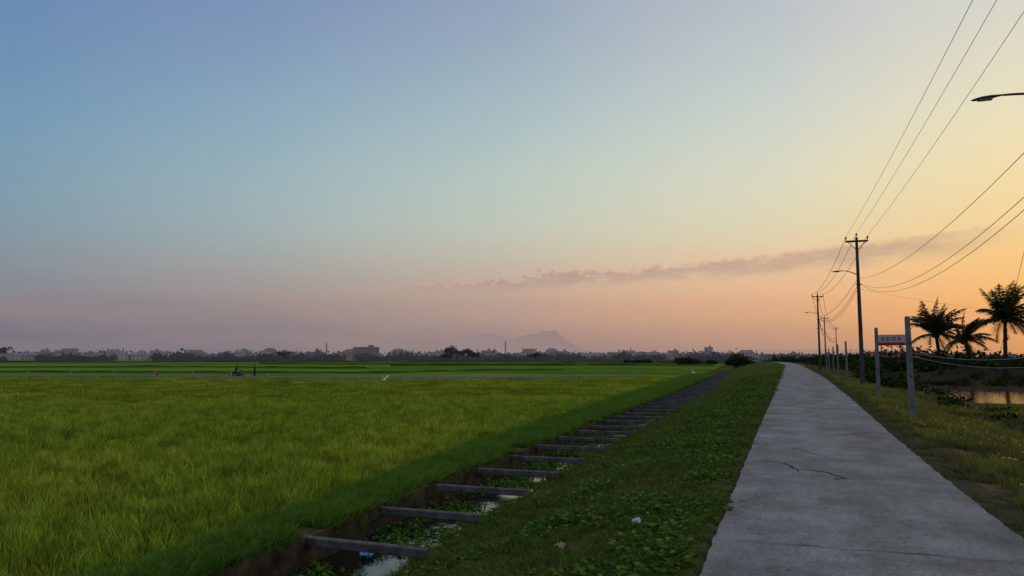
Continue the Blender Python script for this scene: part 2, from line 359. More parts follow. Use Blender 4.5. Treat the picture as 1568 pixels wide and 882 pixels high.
mb.obj('canal_water',[watermat('canal_water_mat',rough=.03,bump=.04,scale=5,spec=.35)])
mb=MB(); mb.add([(7.2,40,PZ),(82,40,PZ),(82,73,PZ),(7.2,73,PZ)],[(0,1,2,3)])
mb.obj('pond_water',[watermat('pond_water_mat',c=(.04,.032,.025),rough=.05,bump=.16,scale=3)])

# ---------------------------------------------------------------- canal wall & beams
m_conc=noisemat('weathered_concrete',[(.055,.05,.046),(.12,.11,.10),(.18,.17,.15)],scale=5,bump=.5,bscale=40,detail=10)
m_wallm=noisemat('stained_wall',[(.03,.021,.014),(.075,.052,.034),(.12,.09,.06)],scale=2.5,bump=.6,bscale=18)
mb=MB()
wy=list(np.arange(-6,150,.5))
for k,(a,b) in enumerate(zip(wy[:-1],wy[1:])):
    x0,x1=xL(a),xL(b); t0=-.86+.05*nz(0,a,.8,3)+.03*nz(0,a,3,3); t1=-.86+.05*nz(0,b,.8,3)+.03*nz(0,b,3,3)
    mb.add([(x0-.12,a,t0),(x0+.06,a,t0),(x0+.06,a,-1.7),(x1-.12,b,t1),(x1+.06,b,t1),(x1+.06,b,-1.7),(x0-.14,a,-1.2),(x1-.14,b,-1.2)],[(0,1,4,3),(1,2,5,4),(0,3,7,6)])
mb.obj('canal_wall',[m_wallm])
mb=MB()
y=6.9
while y<135:
    a=xL(y)-.12; b=ip(y,XR)+.24; cx=(a+b)/2
    mb.box((cx,y+random.uniform(-.06,.06),-.915+random.uniform(-.025,.02)),(b-a,.14,.12),bev=.012,rz=random.uniform(-.025,.025))
    y+=2.36
mb.obj('canal_crossbeams',[m_conc])

# ---------------------------------------------------------------- plant clumps
def clump(name,nb,h,spread,wd,segs,m,base=.08,hvar=.35,droop=.0,parent=None):
    vs=[];fs=[]
    for i in range(nb):
        a=random.uniform(0,2*math.pi); r0=base*math.sqrt(random.random()); x0=r0*math.cos(a+random.uniform(-1,1)); y0=r0*math.sin(a+random.uniform(-1,1))
        hh=h*(1-hvar*random.random()); le=spread*random.uniform(.3,1); f=random.uniform(0,math.pi)
        wx,wy_=math.cos(f),math.sin(f); b=len(vs); dr=random.uniform(.5,1.3)
        for k in range(segs+1):
            t=k/segs; out=le*t**1.8; z=hh*(t-droop*t*t*dr); ww=wd*(1-t**1.5)*.5+(wd*.06)
            cx=x0+out*math.cos(a);cy=y0+out*math.sin(a)
            vs.append((cx-wx*ww,cy-wy_*ww,z)); vs.append((cx+wx*ww,cy+wy_*ww,z))
        for k in range(segs): fs.append((b+2*k,b+2*k+1,b+2*k+3,b+2*k+2))
    return new_obj(name,mesh_from(name,vs,fs,[m]),parent)
def broad(name,n,rad,hgt,leaf,m,parent=None):
    vs=[];fs=[]
    for i in range(n):
        a=random.uniform(0,2*math.pi); r=rad*math.sqrt(random.random()); c=Vector((r*math.cos(a),r*math.sin(a),hgt*random.uniform(.25,1)*(1-.5*r/rad)))
        d=Vector((math.cos(a+random.uniform(-1,1)),math.sin(a+random.uniform(-1,1)),random.uniform(-.5,.5))).normalized()
        side=d.cross(Vector((0,0,1))).normalized(); sz=leaf*random.uniform(.6,1.2); b=len(vs)
        up=side.cross(d)
        for (t,ww,q) in ((0,.02,0),(.25,.42,.08),(.6,.38,.06),(1,.02,-.08)):
            vs.append(c+d*sz*t-side*sz*ww+up*sz*q); vs.append(c+d*sz*t+up*sz*(q-.08)); vs.append(c+d*sz*t+side*sz*ww+up*sz*q)
        for k in range(3): fs+= [(b+3*k,b+3*k+1,b+3*k+4,b+3*k+3),(b+3*k+1,b+3*k+2,b+3*k+5,b+3*k+4)]
    return new_obj(name,mesh_from(name,vs,fs,[m]),parent)
def instancer(name,pts,child):
    vs=[];fs=[]
    for i,(x,y,z,s) in enumerate(pts):
        a=random.uniform(0,2*math.pi); r=s*0.8774
        tx=random.uniform(-.15,.15);ty=random.uniform(-.15,.15)
        for k in range(3):
            dx=r*math.cos(a+k*2.0944);dy=r*math.sin(a+k*2.0944)
            vs.append((x+dx,y+dy,z+tx*dx+ty*dy))
        fs.append((3*i,3*i+1,3*i+2))
    o=new_obj(name,mesh_from(name,vs,fs)); o.instance_type='FACES'; o.use_instance_faces_scale=True; o.instance_faces_scale=1.0
    o.show_instancer_for_render=False; child.parent=o
    return o
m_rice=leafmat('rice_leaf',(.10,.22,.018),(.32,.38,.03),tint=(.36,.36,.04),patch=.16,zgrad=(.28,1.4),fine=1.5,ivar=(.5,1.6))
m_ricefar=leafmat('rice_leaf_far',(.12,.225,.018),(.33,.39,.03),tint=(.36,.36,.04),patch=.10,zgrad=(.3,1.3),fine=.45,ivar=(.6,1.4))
m_grass=leafmat('verge_grass_leaf',(.085,.145,.026),(.18,.235,.045),tint=(.21,.18,.06),patch=.5,ivar=(.6,1.5))
m_bgrass=leafmat('bund_grass_leaf',(.09,.19,.025),(.18,.28,.04),patch=.6,ivar=(.6,1.5))
m_broad=leafmat('weed_leaf',(.045,.12,.018),(.11,.23,.03),tint=(.13,.19,.028),patch=.8,zgrad=None,trans=.25,ivar=(.45,1.45))
m_dryg=leafmat('dry_grass_leaf',(.14,.13,.035),(.30,.24,.10),tint=(.11,.15,.035),patch=.4)
m_weed=leafmat('tall_weed_leaf',(.14,.19,.03),(.29,.29,.05),tint=(.28,.22,.07),patch=.4)

FL=[(-120,58),(-88,63),(-72.4,68.9),(-60,70.6),(-45.5,71),(-36.3,74.5),(-27.7,82.3),(-16.3,92.4)]
def fy(x): return float(np.interp(x,[p[0] for p in FL],[p[1] for p in FL]))
def in_rice(x,y):
    if x>ed(y)-.05: return False
    if x<-1.5*y-9: return False
    return y<(fy(x)-.9 if x<-16.3 else 95)
def scatter_rice(d0,d1,sp,sc):
    out=[]
    xs=np.arange(-125,-6.5,sp)
    for x in xs:
        for y in np.arange(2,98,sp):
            px=x+random.uniform(-.5,.5)*sp; py=y+random.uniform(-.5,.5)*sp
            dd=math.hypot(px,py)
            if dd<d0 or dd>=d1 or not in_rice(px,py): continue
            hgt=1+.18*nz(px,py,.25,20)+.24*nz(px,py,.95,21)
            e_=ed(py)-px
            if e_<.5: hgt*=.65+.7*e_
            out.append((px,py,-.96,sc*hgt*random.uniform(.78,1.18)))
    return out
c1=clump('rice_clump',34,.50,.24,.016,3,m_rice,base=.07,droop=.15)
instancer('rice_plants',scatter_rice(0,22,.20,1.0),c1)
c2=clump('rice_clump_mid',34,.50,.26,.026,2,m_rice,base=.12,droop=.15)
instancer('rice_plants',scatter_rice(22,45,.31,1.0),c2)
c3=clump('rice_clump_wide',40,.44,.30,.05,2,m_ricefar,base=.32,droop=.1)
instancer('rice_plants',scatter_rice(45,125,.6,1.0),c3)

pts=[]
for i in range(12000):
    y=4+ (random.random()**1.6)*100; e=ed(y); l=xL(y)
    x=random.uniform(e-.3,l-.0)
    if nz(x,y,.9,31)<-.3 and y<30 and x>l-.45: continue
    pts.append((x,y,T(x,y)-.02,random.uniform(.6,1.5)*(1+y/90)*(1.25 if x<e+.3 else 1)))
cb=clump('bund_grass_tuft',26,.19,.16,.011,2,m_bgrass,base=.09,droop=.2)
instancer('bund_grass',pts,cb)
pts=[]
for i in range(22000):
    y=3.5+(random.random()**1.9)*190; r_=xR(y); a=rl(y)
    x=random.uniform(r_-.18,a+.07)
    edge=(x>a-.25)
    pts.append((x,y,T(x,y)-.01,random.uniform(.55,1.2)*(.7 if edge else 1)*(1+y/60)))
cg=clump('verge_grass_tuft',24,.11,.11,.008,2,m_grass,base=.09,droop=.25)
instancer('verge_grass',pts,cg)
pts=[]
for i in range(8500):
    y=3.5+(random.random()**1.5)*80; r_=xR(y); a=rl(y)
    t=random.random(); x=r_+t*(a-r_)
    thr=.02-(.30 if .40<t<.95 else -.06)
    if nz(x,y,.7,40)+.5*nz(x,y,2.5,41)+random.uniform(-.15,.15)<thr+.20: continue
    pts.append((x,y,T(x,y),random.uniform(.4,1.1)*(1+y/60)))
cw=broad('weed_clump',20,.17,.13,.062,m_broad)
instancer('broadleaf_weeds',pts,cw)
pts=[]
for i in range(2400):
    y=random.uniform(5,70); x=random.uniform(xL(y)+.1,xR(y)-.02)
    if nz(x,y,.6,50)<-.12: continue
    pts.append((x,y,WZ,random.uniform(.5,1.0)))
cwp=broad('water_plant_clump',14,.16,.08,.08,m_broad)
instancer('water_plants',pts,cwp)
pts=[];pw=[];pf=[]
def inpond(x,y): return x>8.6 and 42<y<70
for i in range(14000):
    y=5+(random.random()**1.7)*150; b=rr(y); x=b+ (random.random()**1.3)*7-.04
    n=nz(x,y,.6,60)
    if inpond(x,y): continue
    if x>b+3.4 and n<0.0: continue
    if n<-.38: continue
    pts.append((x,y,T(x,y)-.01,random.uniform(.5,1.2)*(.6 if x<b+.3 else 1)*(1+y/80)))
for i in range(6200):
    y=6+(random.random()**1.5)*100; b=rr(y); x=b+.45+random.random()*7
    n=nz(x,y,.35,61)
    if n<-.04 or inpond(x,y): continue
    pw.append((x,y,T(x,y)-.01,random.uniform(.45,1.05)))
    if random.random()<.22: pf.append((x,y,T(x,y)+.0,random.uniform(.7,1.1)))
cd=clump('dry_grass_tuft',24,.15,.14,.008,2,m_dryg,base=.10,droop=.25)
instancer('dry_grass',pts,cd)
ct=clump('tall_weed_tuft',30,.34,.2,.013,3,m_weed,base=.12,droop=.2)
instancer('roadside_weeds',pw,ct)
m_flower=mat('yellow_petals',(.75,.55,.04),.8)
mb=MB()
for i in range(6):
    a=random.uniform(0,6.28);r=random.uniform(.05,.2);c=Vector((r*math.cos(a),r*math.sin(a),random.uniform(.2,.36)))
    for k in range(6):
        q=k*1.047; mb.add([c,c+Vector((.022*math.cos(q-.35),.022*math.sin(q-.35),.006)),c+Vector((.022*math.cos(q+.35),.022*math.sin(q+.35),.006))],[(0,1,2)])
cf=mb.obj('flower_heads',[m_flower])
instancer('yellow_wildflowers',pf,cf)

# ---------------------------------------------------------------- channel with posts across the field
m_light=noisemat('pale_concrete',[(.26,.25,.235),(.42,.40,.37)],scale=2)
CT=-.45
mb=MB()
for (a,b) in zip(FL[:-1],FL[1:]):
    A=Vector((a[0],a[1],0));B=Vector((b[0],b[1],0)); dv=(B-A); ln=dv.length; rz=math.atan2(dv.y,dv.x); mid=(A+B)/2
    mb.box((mid.x,mid.y,CT-.31),(ln+.02,.30,.5),0,rz,.02)
    mb.box((mid.x,mid.y,CT-.02),(ln,.38,.08),0,rz,.01)
ar=0;s_tot=0
pos=[]
for (a,b) in zip(FL[:-1],FL[1:]):
    A=Vector((a[0],a[1],0));B=Vector((b[0],b[1],0)); ln=(B-A).length; q=0
    while s_tot+q<ar+ln:
        pos.append(A+(B-A)*((s_tot+q-ar)/ln)); q+=5.1
    s_tot+=q; ar+=ln
for p in pos:
    h=.42+random.uniform(-.06,.05)
    mb.box((p.x,p.y-.28,(-.97+CT+h)/2),(.13,.11,CT+h+.97),0,.1,.015)
    mb.box((p.x,p.y-.28,CT+h+.022),(.17,.15,.045),0,.1,.01)
mb.obj('irrigation_channel',[m_light])

m_farb=noisemat('far_bund_grass',[(.03,.05,.012),(.07,.09,.025)],scale=.6)
mb=MB()
def bund(pts,wd,h):
    vs=[];fs=[]
    PP=[]
    for a,b in zip(pts[:-1],pts[1:]):
        for k in range(20): PP.append(Vector(a).lerp(Vector(b),k/20)+Vector((0,1.2*nz(k,a[0],.3,5),0)))
    PP.append(Vector(pts[-1]))
    for k,p in enumerate(PP):
        t=(PP[min(k+1,len(PP)-1)]-PP[max(k-1,0)]).normalized(); nn=Vector((-t.y,t.x,0)); hh=h*(1+.9*nz(p.x,p.y,.15,3)); vs+= [p-nn*wd,p+Vector((0,0,hh)),p+nn*wd]
    for k in range(len(PP)-1): b=3*k; fs+=[(b,b+3,b+4,b+1),(b+1,b+4,b+5,b+2)]
    mb.add(vs,fs,0)
def W(u,dist,z=-.97): return P(AZ(u),dist/math.cos(R(AZ(u))),z)
bund([W(-200,135),W(250,133),W(590,128),W(700,150),W(860,165)],.8,.35)
bund([W(-200,200),W(300,215),W(560,190)],1.2,.35)
bund([W(600,240),W(850,260),W(1090,250)],1.2,.6)
bund([W(400,320),W(760,300),W(1060,340)],1.5,.6)
bund([W(-300,430),W(300,470),W(900,450),W(1120,430)],2.0,.9)
mb.obj('field_bunds',[m_farb])

# ---------------------------------------------------------------- leaf masses
def leafmass(blobs):
    V=[]
    for (cx,cy,cz,rx,ry,rz,n,sz) in blobs:
        u=rng.normal(size=(n,3)); u/=np.linalg.norm(u,axis=1)[:,None]; rad=rng.random(n)**.45
        lump=1+.28*np.sin(u[:,0]*5+cx)*np.cos(u[:,1]*4+cy)+.2*np.sin(u[:,2]*7+cx*2)
        c=u*(rad*lump)[:,None]*np.array([rx,ry,rz])+np.array([cx,cy,cz])
        a=rng.normal(size=(n,3)); a/=np.linalg.norm(a,axis=1)[:,None]
        b=rng.normal(size=(n,3)); b-=a*(a*b).sum(1)[:,None]; b/=np.linalg.norm(b,axis=1)[:,None]
        q=sz*(0.5+rng.random(n))[:,None]
        V.append(np.stack([c+a*q,c+b*q*.5,c-a*q*.8,c-b*q*.55],1).reshape(-1,3))
    V=np.concatenate(V); F=np.arange(len(V)).reshape(-1,4)
    return V,F
def leafobj(name,blobs,m,parent=None):
    V,F=leafmass(blobs); return new_obj(name,mesh_from(name,V.tolist(),F.tolist(),[m]),parent)
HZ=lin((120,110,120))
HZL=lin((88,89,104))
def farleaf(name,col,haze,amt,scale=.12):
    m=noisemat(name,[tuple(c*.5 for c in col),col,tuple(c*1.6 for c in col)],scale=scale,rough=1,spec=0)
    b=m.node_tree.nodes['Principled BSDF']; b.inputs['Emission Color'].default_value=(*haze,1); b.inputs['Emission Strength'].default_value=amt  # emission stands in for haze light over the far foliage
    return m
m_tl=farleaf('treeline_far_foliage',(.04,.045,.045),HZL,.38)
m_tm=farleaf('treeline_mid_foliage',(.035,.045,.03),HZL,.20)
m_dk=noisemat('dark_foliage',[(.015,.025,.008),(.035,.05,.015),(.06,.075,.02)],scale=.8)
bl=[]
for i in range(1200):
    u=random.uniform(-500,2050); az_=AZ(u); dist=random.uniform(850,1250)
    hgt=random.uniform(6.5,11.5)*(1+.5*nz(u,0,.02,70))*dist/1000
    if u>1190: hgt*=.75
    w_=random.uniform(6,16); p=P(az_,dist/math.cos(R(az_)))
    bl.append((p.x,p.y,-1+hgt*.5,w_,w_*.6,hgt*.62,40,random.uniform(1.6,2.6)))
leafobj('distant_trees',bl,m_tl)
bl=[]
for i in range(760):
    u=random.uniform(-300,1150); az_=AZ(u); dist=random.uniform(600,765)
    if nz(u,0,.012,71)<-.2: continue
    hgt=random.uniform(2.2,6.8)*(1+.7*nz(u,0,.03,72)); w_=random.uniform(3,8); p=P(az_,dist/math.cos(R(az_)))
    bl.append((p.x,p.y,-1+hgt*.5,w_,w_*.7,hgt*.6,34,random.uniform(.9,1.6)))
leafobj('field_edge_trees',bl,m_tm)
def bush(name,u,dist,w_,hgt,n,sz,m,z0=-.95,k=6):
    bl=[]
    for i in range(k):
        q=W(u+random.uniform(-.5,.5)*w_/dist*1132,dist+random.uniform(-2,2)); hh=hgt*random.uniform(.5,1)
        bl.append((q.x,q.y,z0+hh*.5,w_/k*1.1,w_/k,hh*.6,n,sz))
    return leafobj(name,bl,m)
bush('field_bushes',1085,300,30,2.9,260,.45,m_dk,k=12)
bush('field_bushes',1130,250,7,3.2,260,.4,m_dk,k=4)
bush('field_bushes',975,380,14,1.8,200,.45,m_dk,k=7)
bush('field_bushes',1160,330,18,1.8,220,.4,m_dk,k=8)

def tree(name,u,dist,hgt,crown,m,z0=-.95,n=900,sz=.5,trunk_r=.22):
    e=empty(name,W(u,dist,z0)); t=MB()
    lean=random.uniform(-.4,.4)
    t.tube([(0,0,-.2),(lean*.3,0,hgt*.25),(lean,.2,hgt*.5),(lean*1.2,.1,hgt*.8)],[trunk_r,trunk_r*.8,trunk_r*.6,trunk_r*.25],8)
    bl=[]
    for k in range(7):
        a=k*.9+random.random(); zz=hgt*random.uniform(.4,.65); r=crown*random.uniform(.5,.95)
        end=(r*math.cos(a),r*math.sin(a),zz+hgt*random.uniform(.1,.3))
        t.tube([(lean*.6,0,zz*.85),(end[0]*.5,end[1]*.5,zz+hgt*.05),end],[trunk_r*.4,trunk_r*.25,trunk_r*.1],5)
        bl.append((end[0],end[1],end[2],crown*.5,crown*.5,hgt*.18,n//8,sz))
    bl.append((lean,0,hgt*.82,crown*.6,crown*.6,hgt*.2,n//5,sz))
    t.obj('trunk',[m_trunk],parent=e)
    V,F=leafmass(bl); new_obj('foliage',mesh_from('foliage',V.tolist(),F.tolist(),[m]),e)
    return e
m_trunk=noisemat('bark',[(.03,.022,.016),(.07,.055,.04)],scale=4,bump=.5)
m_tree_mid=farleaf('tree_mid_foliage',(.035,.05,.025),HZL,.08)
for (u,d,h,c) in ((690,560,11,5),(700,575,8.5,5),(716,555,9.5,4.5),(726,570,7,4),(683,590,6,4),(436,620,8,6),(820,640,7,5),(1128,330,4.5,3)):
    tree('broadleaf_tree',u,d,h,c,m_tree_mid)
tree('broadleaf_tree',-6,480,10,8,m_tree_mid)

# ---------------------------------------------------------------- distant buildings
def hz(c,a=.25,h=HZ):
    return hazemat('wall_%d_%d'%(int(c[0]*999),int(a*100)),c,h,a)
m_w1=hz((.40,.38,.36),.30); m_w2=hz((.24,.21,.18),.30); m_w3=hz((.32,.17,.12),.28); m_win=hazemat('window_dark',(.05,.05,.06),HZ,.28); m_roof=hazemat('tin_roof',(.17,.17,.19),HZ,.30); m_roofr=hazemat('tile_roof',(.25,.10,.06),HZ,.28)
def building(name,u,dist,wd,dp,storeys,fh=3.3,wall=None,roof='flat',bays=None,rz=None,roofm=None,frame=False):
    wall=wall or m_w1
    e=empty(name,W(u,dist,-1.0),R(YAW-AZ(u))+random.uniform(-.5,.5) if rz is None else rz)
    H=storeys*fh; bays=bays or max(2,int(wd/3.2))
    b=MB(); b.box((0,0,H/2),(wd,dp,H),0,0,.05); b.obj('walls',[wall],parent=e)
    wn=MB(); bw=wd/bays
    for sfl in range(storeys):
        for k in range(bays):
            x=-wd/2+bw*(k+.5); z=sfl*fh+fh*.52
            wn.box((x,-dp/2-.02,z),(bw*(.78 if frame else .5),.08,fh*(.66 if frame else .45)))
            if k%2==0 and not frame: wn.box((x,-dp/2-.35,sfl*fh+fh*.24),(bw*.7,.6,.12))
        for k in range(max(2,int(dp/4))):
            yq=-dp/2+dp/max(2,int(dp/4))*(k+.5)
            for sx in (-1,1): wn.box((sx*(wd/2+.02),yq,sfl*fh+fh*.52),(.08,1.6,fh*.45))
    wn.obj('windows',[m_win],parent=e)
    r=MB()
    if roof=='flat':
        r.box((0,0,H+.15),(wd+.8,dp+.8,.3))
        r.box((wd*.18,0,H+1.2),(wd*.22,dp*.4,1.8),1); r.box((wd*.18,0,H+2.2),(wd*.26,dp*.46,.2))
    elif roof=='gable':
        a=wd/2+.4;c=dp/2+.4;t=min(wd,dp)*.28
        r.add([(-a,-c,H+.02),(a,-c,H+.02),(a,c,H+.02),(-a,c,H+.02),(-a,0,H+t),(a,0,H+t)],[(0,1,5,4),(2,3,4,5),(0,4,3),(1,2,5),(0,3,2,1)])
    else:
        a=wd/2+.5;c=dp/2+.5;t=min(wd,dp)*.3
        r.add([(-a,-c,H+.02),(a,-c,H+.02),(a,c,H+.02),(-a,c,H+.02),(-a*.45,0,H+t),(a*.45,0,H+t)],[(0,1,5,4),(2,3,4,5),(0,4,3),(1,2,5),(0,3,2,1)])
    r.obj('roof',[roofm or m_roof,wall],parent=e)
    return e
m_ufb=hz((.20,.15,.12),.22)
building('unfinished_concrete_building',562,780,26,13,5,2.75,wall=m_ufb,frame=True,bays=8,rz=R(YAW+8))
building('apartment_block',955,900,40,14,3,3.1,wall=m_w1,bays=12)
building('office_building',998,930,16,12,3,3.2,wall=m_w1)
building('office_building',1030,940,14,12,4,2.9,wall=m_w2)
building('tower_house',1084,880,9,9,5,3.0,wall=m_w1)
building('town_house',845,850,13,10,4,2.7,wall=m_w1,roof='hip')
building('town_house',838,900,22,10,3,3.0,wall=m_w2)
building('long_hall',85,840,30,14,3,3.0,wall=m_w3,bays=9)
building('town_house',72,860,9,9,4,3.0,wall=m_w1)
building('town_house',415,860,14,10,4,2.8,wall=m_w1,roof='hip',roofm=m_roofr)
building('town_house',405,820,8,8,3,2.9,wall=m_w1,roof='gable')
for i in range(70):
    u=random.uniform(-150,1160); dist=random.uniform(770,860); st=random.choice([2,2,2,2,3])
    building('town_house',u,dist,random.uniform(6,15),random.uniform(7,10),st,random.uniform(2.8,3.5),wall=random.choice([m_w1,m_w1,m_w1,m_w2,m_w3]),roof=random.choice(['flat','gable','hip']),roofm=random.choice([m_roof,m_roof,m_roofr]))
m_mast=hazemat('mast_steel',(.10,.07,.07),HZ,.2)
def mast(u,dist,H,wb):
    e=empty('telecom_mast',W(u,dist,-1)); b=MB()
    for sx in (-1,1):
        for sy in (-1,1): b.tube([(sx*wb,sy*wb,0),(sx*wb*.3,sy*wb*.3,H)],.15,5)
    n=int(H/2.2)
    for k in range(n):
        z0=k*H/n; z1=(k+1)*H/n; f0=wb*(1-.7*k/n); f1=wb*(1-.7*(k+1)/n); sg=1 if k%2 else -1
        for sy in (-1,1): b.tube([(-sg*f0,sy*f0,z0),(sg*f1,sy*f1,z1)],.08,4)
        for sx in (-1,1): b.tube([(sx*f0,-sg*f0,z0),(sx*f1,sg*f1,z1)],.08,4)
    b.tube([(0,0,H),(0,0,H+3)],.1,5)
    for a in range(3): b.box((wb*.5*math.cos(a*2.1),wb*.5*math.sin(a*2.1),H-1),(.35,.35,1.8))
    b.obj('lattice',[m_mast],parent=e)
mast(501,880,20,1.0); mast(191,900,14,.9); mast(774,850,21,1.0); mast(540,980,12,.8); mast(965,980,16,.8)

# ---------------------------------------------------------------- hazy hills
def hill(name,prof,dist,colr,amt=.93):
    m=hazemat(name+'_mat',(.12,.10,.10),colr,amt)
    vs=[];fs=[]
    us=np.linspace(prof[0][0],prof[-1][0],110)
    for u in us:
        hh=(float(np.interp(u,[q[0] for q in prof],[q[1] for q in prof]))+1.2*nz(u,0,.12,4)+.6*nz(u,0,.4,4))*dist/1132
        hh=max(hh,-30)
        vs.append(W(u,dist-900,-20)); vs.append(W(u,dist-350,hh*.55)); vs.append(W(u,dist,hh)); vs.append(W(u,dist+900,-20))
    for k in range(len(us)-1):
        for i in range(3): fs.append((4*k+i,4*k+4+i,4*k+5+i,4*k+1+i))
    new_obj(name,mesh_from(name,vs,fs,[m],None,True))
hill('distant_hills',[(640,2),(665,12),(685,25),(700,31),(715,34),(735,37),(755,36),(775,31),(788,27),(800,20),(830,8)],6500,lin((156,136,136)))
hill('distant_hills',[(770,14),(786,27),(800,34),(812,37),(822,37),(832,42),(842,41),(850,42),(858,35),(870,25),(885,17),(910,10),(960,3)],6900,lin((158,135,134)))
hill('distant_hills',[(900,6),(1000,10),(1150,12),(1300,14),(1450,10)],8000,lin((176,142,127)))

# ---------------------------------------------------------------- electric poles, lamps, wires
m_pole=noisemat('pole_concrete_dark',[(.06,.045,.038),(.11,.088,.075)],scale=2)
m_steel=mat('galvanised_steel',(.16,.16,.17),.5,.5); m_ins=mat('brown_porcelain',(.06,.03,.02),.3,.5)
m_dsteel=mat('dark_steel',(.05,.05,.055),.6,.3)
m_cable=mat('black_cable',(.012,.012,.014),.6,.3)
m_lens=mat('lamp_lens',(.25,.25,.24),.3,.5)
def lamp_parts(b,base,dx,lenh,rise,hs=1.0):
    x,y,z=base
    pts=[(x+dx*lenh*t,y,z+rise*math.sin(t*math.pi/2)) for t in np.linspace(0,1,8)]
    b.tube(pts,[.032-.010*i/7 for i in range(8)],8,1)
    ex,ez=pts[-1][0],pts[-1][2]
    secs=[(0,.03,.025),(.10,.05,.035),(.25,.10,.05),(.45,.11,.055),(.60,.08,.035),(.68,.03,.015)]
    vs=[];fs=[];n=10
    for (t,wy_,hh) in secs:
        for k in range(n):
            a=2*math.pi*k/n; vs.append((ex+dx*t*hs,y+wy_*hs*math.cos(a),ez-.07*t+hs*hh*math.sin(a)*(1 if math.sin(a)>0 else .5)))
    for i in range(len(secs)-1):
        for k in range(n): fs.append((i*n+k,i*n+(k+1)%n,(i+1)*n+(k+1)%n,(i+1)*n+k))
    fs.append(tuple(range(n))); fs.append(tuple((len(secs)-1)*n+k for k in range(n)))
    b.add(vs,fs,1)
    b.box((ex+dx*.38*hs,y,ez-.055),(.30*hs,.14*hs,.025),3)
def epole(x,y,H,lamp=False,arm=1.3):
    z0=T(x,y)-.1; e=empty('electric_pole',(x,y,z0)); H=H-z0
    b=MB(); b.tube([(0,0,0),(0,0,H*.5),(0,0,H)],[.14,.115,.08],12,0)
    b.box((0,-.12,H-.25),(arm,.09,.10),1,0,.01); b.box((0,.12,H-.25),(arm,.05,.08),1,0,.01)
    for s_ in (-1,1): b.tube([(s_*arm*.42,-.12,H-.27),(0,-.1,H-.85)],.022,6,1)
    for q in (-.48,0.0,.48) :
        xx=q*arm; zz=H-.2 if q else H
        b.tube([(xx,-.12,zz),(xx,-.12,zz+.10),(xx,-.12,zz+.13),(xx,-.12,zz+.2),(xx,-.12,zz+.25)],[.02,.025,.06,.055,.02],8,2)
    b.box((.0,-.16,H-2.6),(.10,.08,.35),1,0,.01)
    b.box((0,-.14,H-3.0),(.35,.06,.06),1,0,.005)
    if lamp: lamp_parts(b,(-.1,0,H-2.35),-1,.75,.25)
    b.obj('pole',[m_pole,m_dsteel,m_ins,m_lens],parent=e)
PO=[(5.0,6.0,10.2),(4.65,51,9.3),(4.2,96,9.3),(7.6,150,9.3),(13,205,9.3)]
for i,(x,y,h) in enumerate(PO): epole(x,y,h,lamp=(i in (1,2,3)))
e=empty('street_lamp',(5.2,16.4,T(5.2,16.4)-.1)); b=MB()
H=7.5; b.tube([(0,0,0),(0,0,H*.5),(0,0,H)],[.15,.12,.09],12,0); lamp_parts(b,(0,0,H-.33),-1,1.0,.12,.8)
b.obj('pole',[m_pole,m_dsteel,m_ins,m_lens],parent=e)
cu=bpy.data.curves.new('power_lines','CURVE'); cu.dimensions='3D'; cu.bevel_depth=.009; cu.bevel_resolution=1; cu.materials.append(m_cable)
def wire(a,b,sag,n=24,r=1.0,cu=cu):
    s=cu.splines.new('POLY'); s.points.add(n)
    for i in range(n+1):
        t=i/n; p=Vector(a).lerp(Vector(b),t); s.points[i].co=(p.x,p.y,p.z-4*sag*t*(1-t),1); s.points[i].radius=r
lowz=(7.0,6.6,6.5)
for i in range(len(PO)-1):
    (x0,y0,h0),(x1,y1,h1)=PO[i],PO[i+1]; r=.85+i*.8
    for q in (-.62,0,.62):
        wire((x0+q,y0-.12,h0+(.05 if q else .25)),(x1+q,y1-.12,h1+(.05 if q else .25)),.35 if i==0 else .8,r=r)
    for k,(zo,sg) in enumerate(((-2.6,1.2),(-2.9,1.8),(-3.0,1.95))):
        wire((x0+.05*k,y0,lowz[k] if i==0 else h0+zo),(x1+.05*k,y1,h1+zo),sg if i==0 else sg*.6,r=r)
wire((5.2,16.4,6.9),(5.2,24.5,T(5.2,24.5)-.1),.02,r=.55)
wire((4.75,51,6.0),(26,60,4.6),.8,r=.6)
new_obj('power_lines',cu)

# ---------------------------------------------------------------- short concrete posts
m_post=noisemat('post_concrete',[(.13,.125,.12),(.25,.24,.235)],scale=3,bump=.3,bscale=30)
def cpost(x,y,h,w_=.15,cross=False):
    z0=T(x,y)-.15; e=empty('concrete_post',(x,y,z0),random.uniform(-.06,.06)); hh=h-z0
    e.rotation_euler[0]=random.uniform(-.01,.01); e.rotation_euler[1]=random.uniform(-.012,.012)
    b=MB();s0=w_/2;s1=w_*.38
    vs=[(-s0,-s0,0),(s0,-s0,0),(s0,s0,0),(-s0,s0,0),(-s1,-s1,hh-.03),(s1,-s1,hh-.03),(s1,s1,hh-.03),(-s1,s1,hh-.03),(-s1*.7,-s1*.7,hh),(s1*.7,-s1*.7,hh),(s1*.7,s1*.7,hh),(-s1*.7,s1*.7,hh)]
    b.add(vs,[(0,1,5,4),(1,2,6,5),(2,3,7,6),(3,0,4,7),(4,5,9,8),(5,6,10,9),(6,7,11,10),(7,4,8,11),(8,9,10,11)],0)
    if cross:
        b.box((.16,0,hh-.10),(.36,.035,.035),1,0,.004); b.tube([(.05,0,hh-.4),(.30,0,hh-.12)],.008,5,1)
        b.box((.32,0,hh-.06),(.04,.04,.06),2,0,.004)
    for zz in (.45,.75): b.box((0,-s0*.95,hh*zz),(.05,.03,.05),1)
    b.obj('post',[m_post,m_dsteel,m_ins],parent=e)
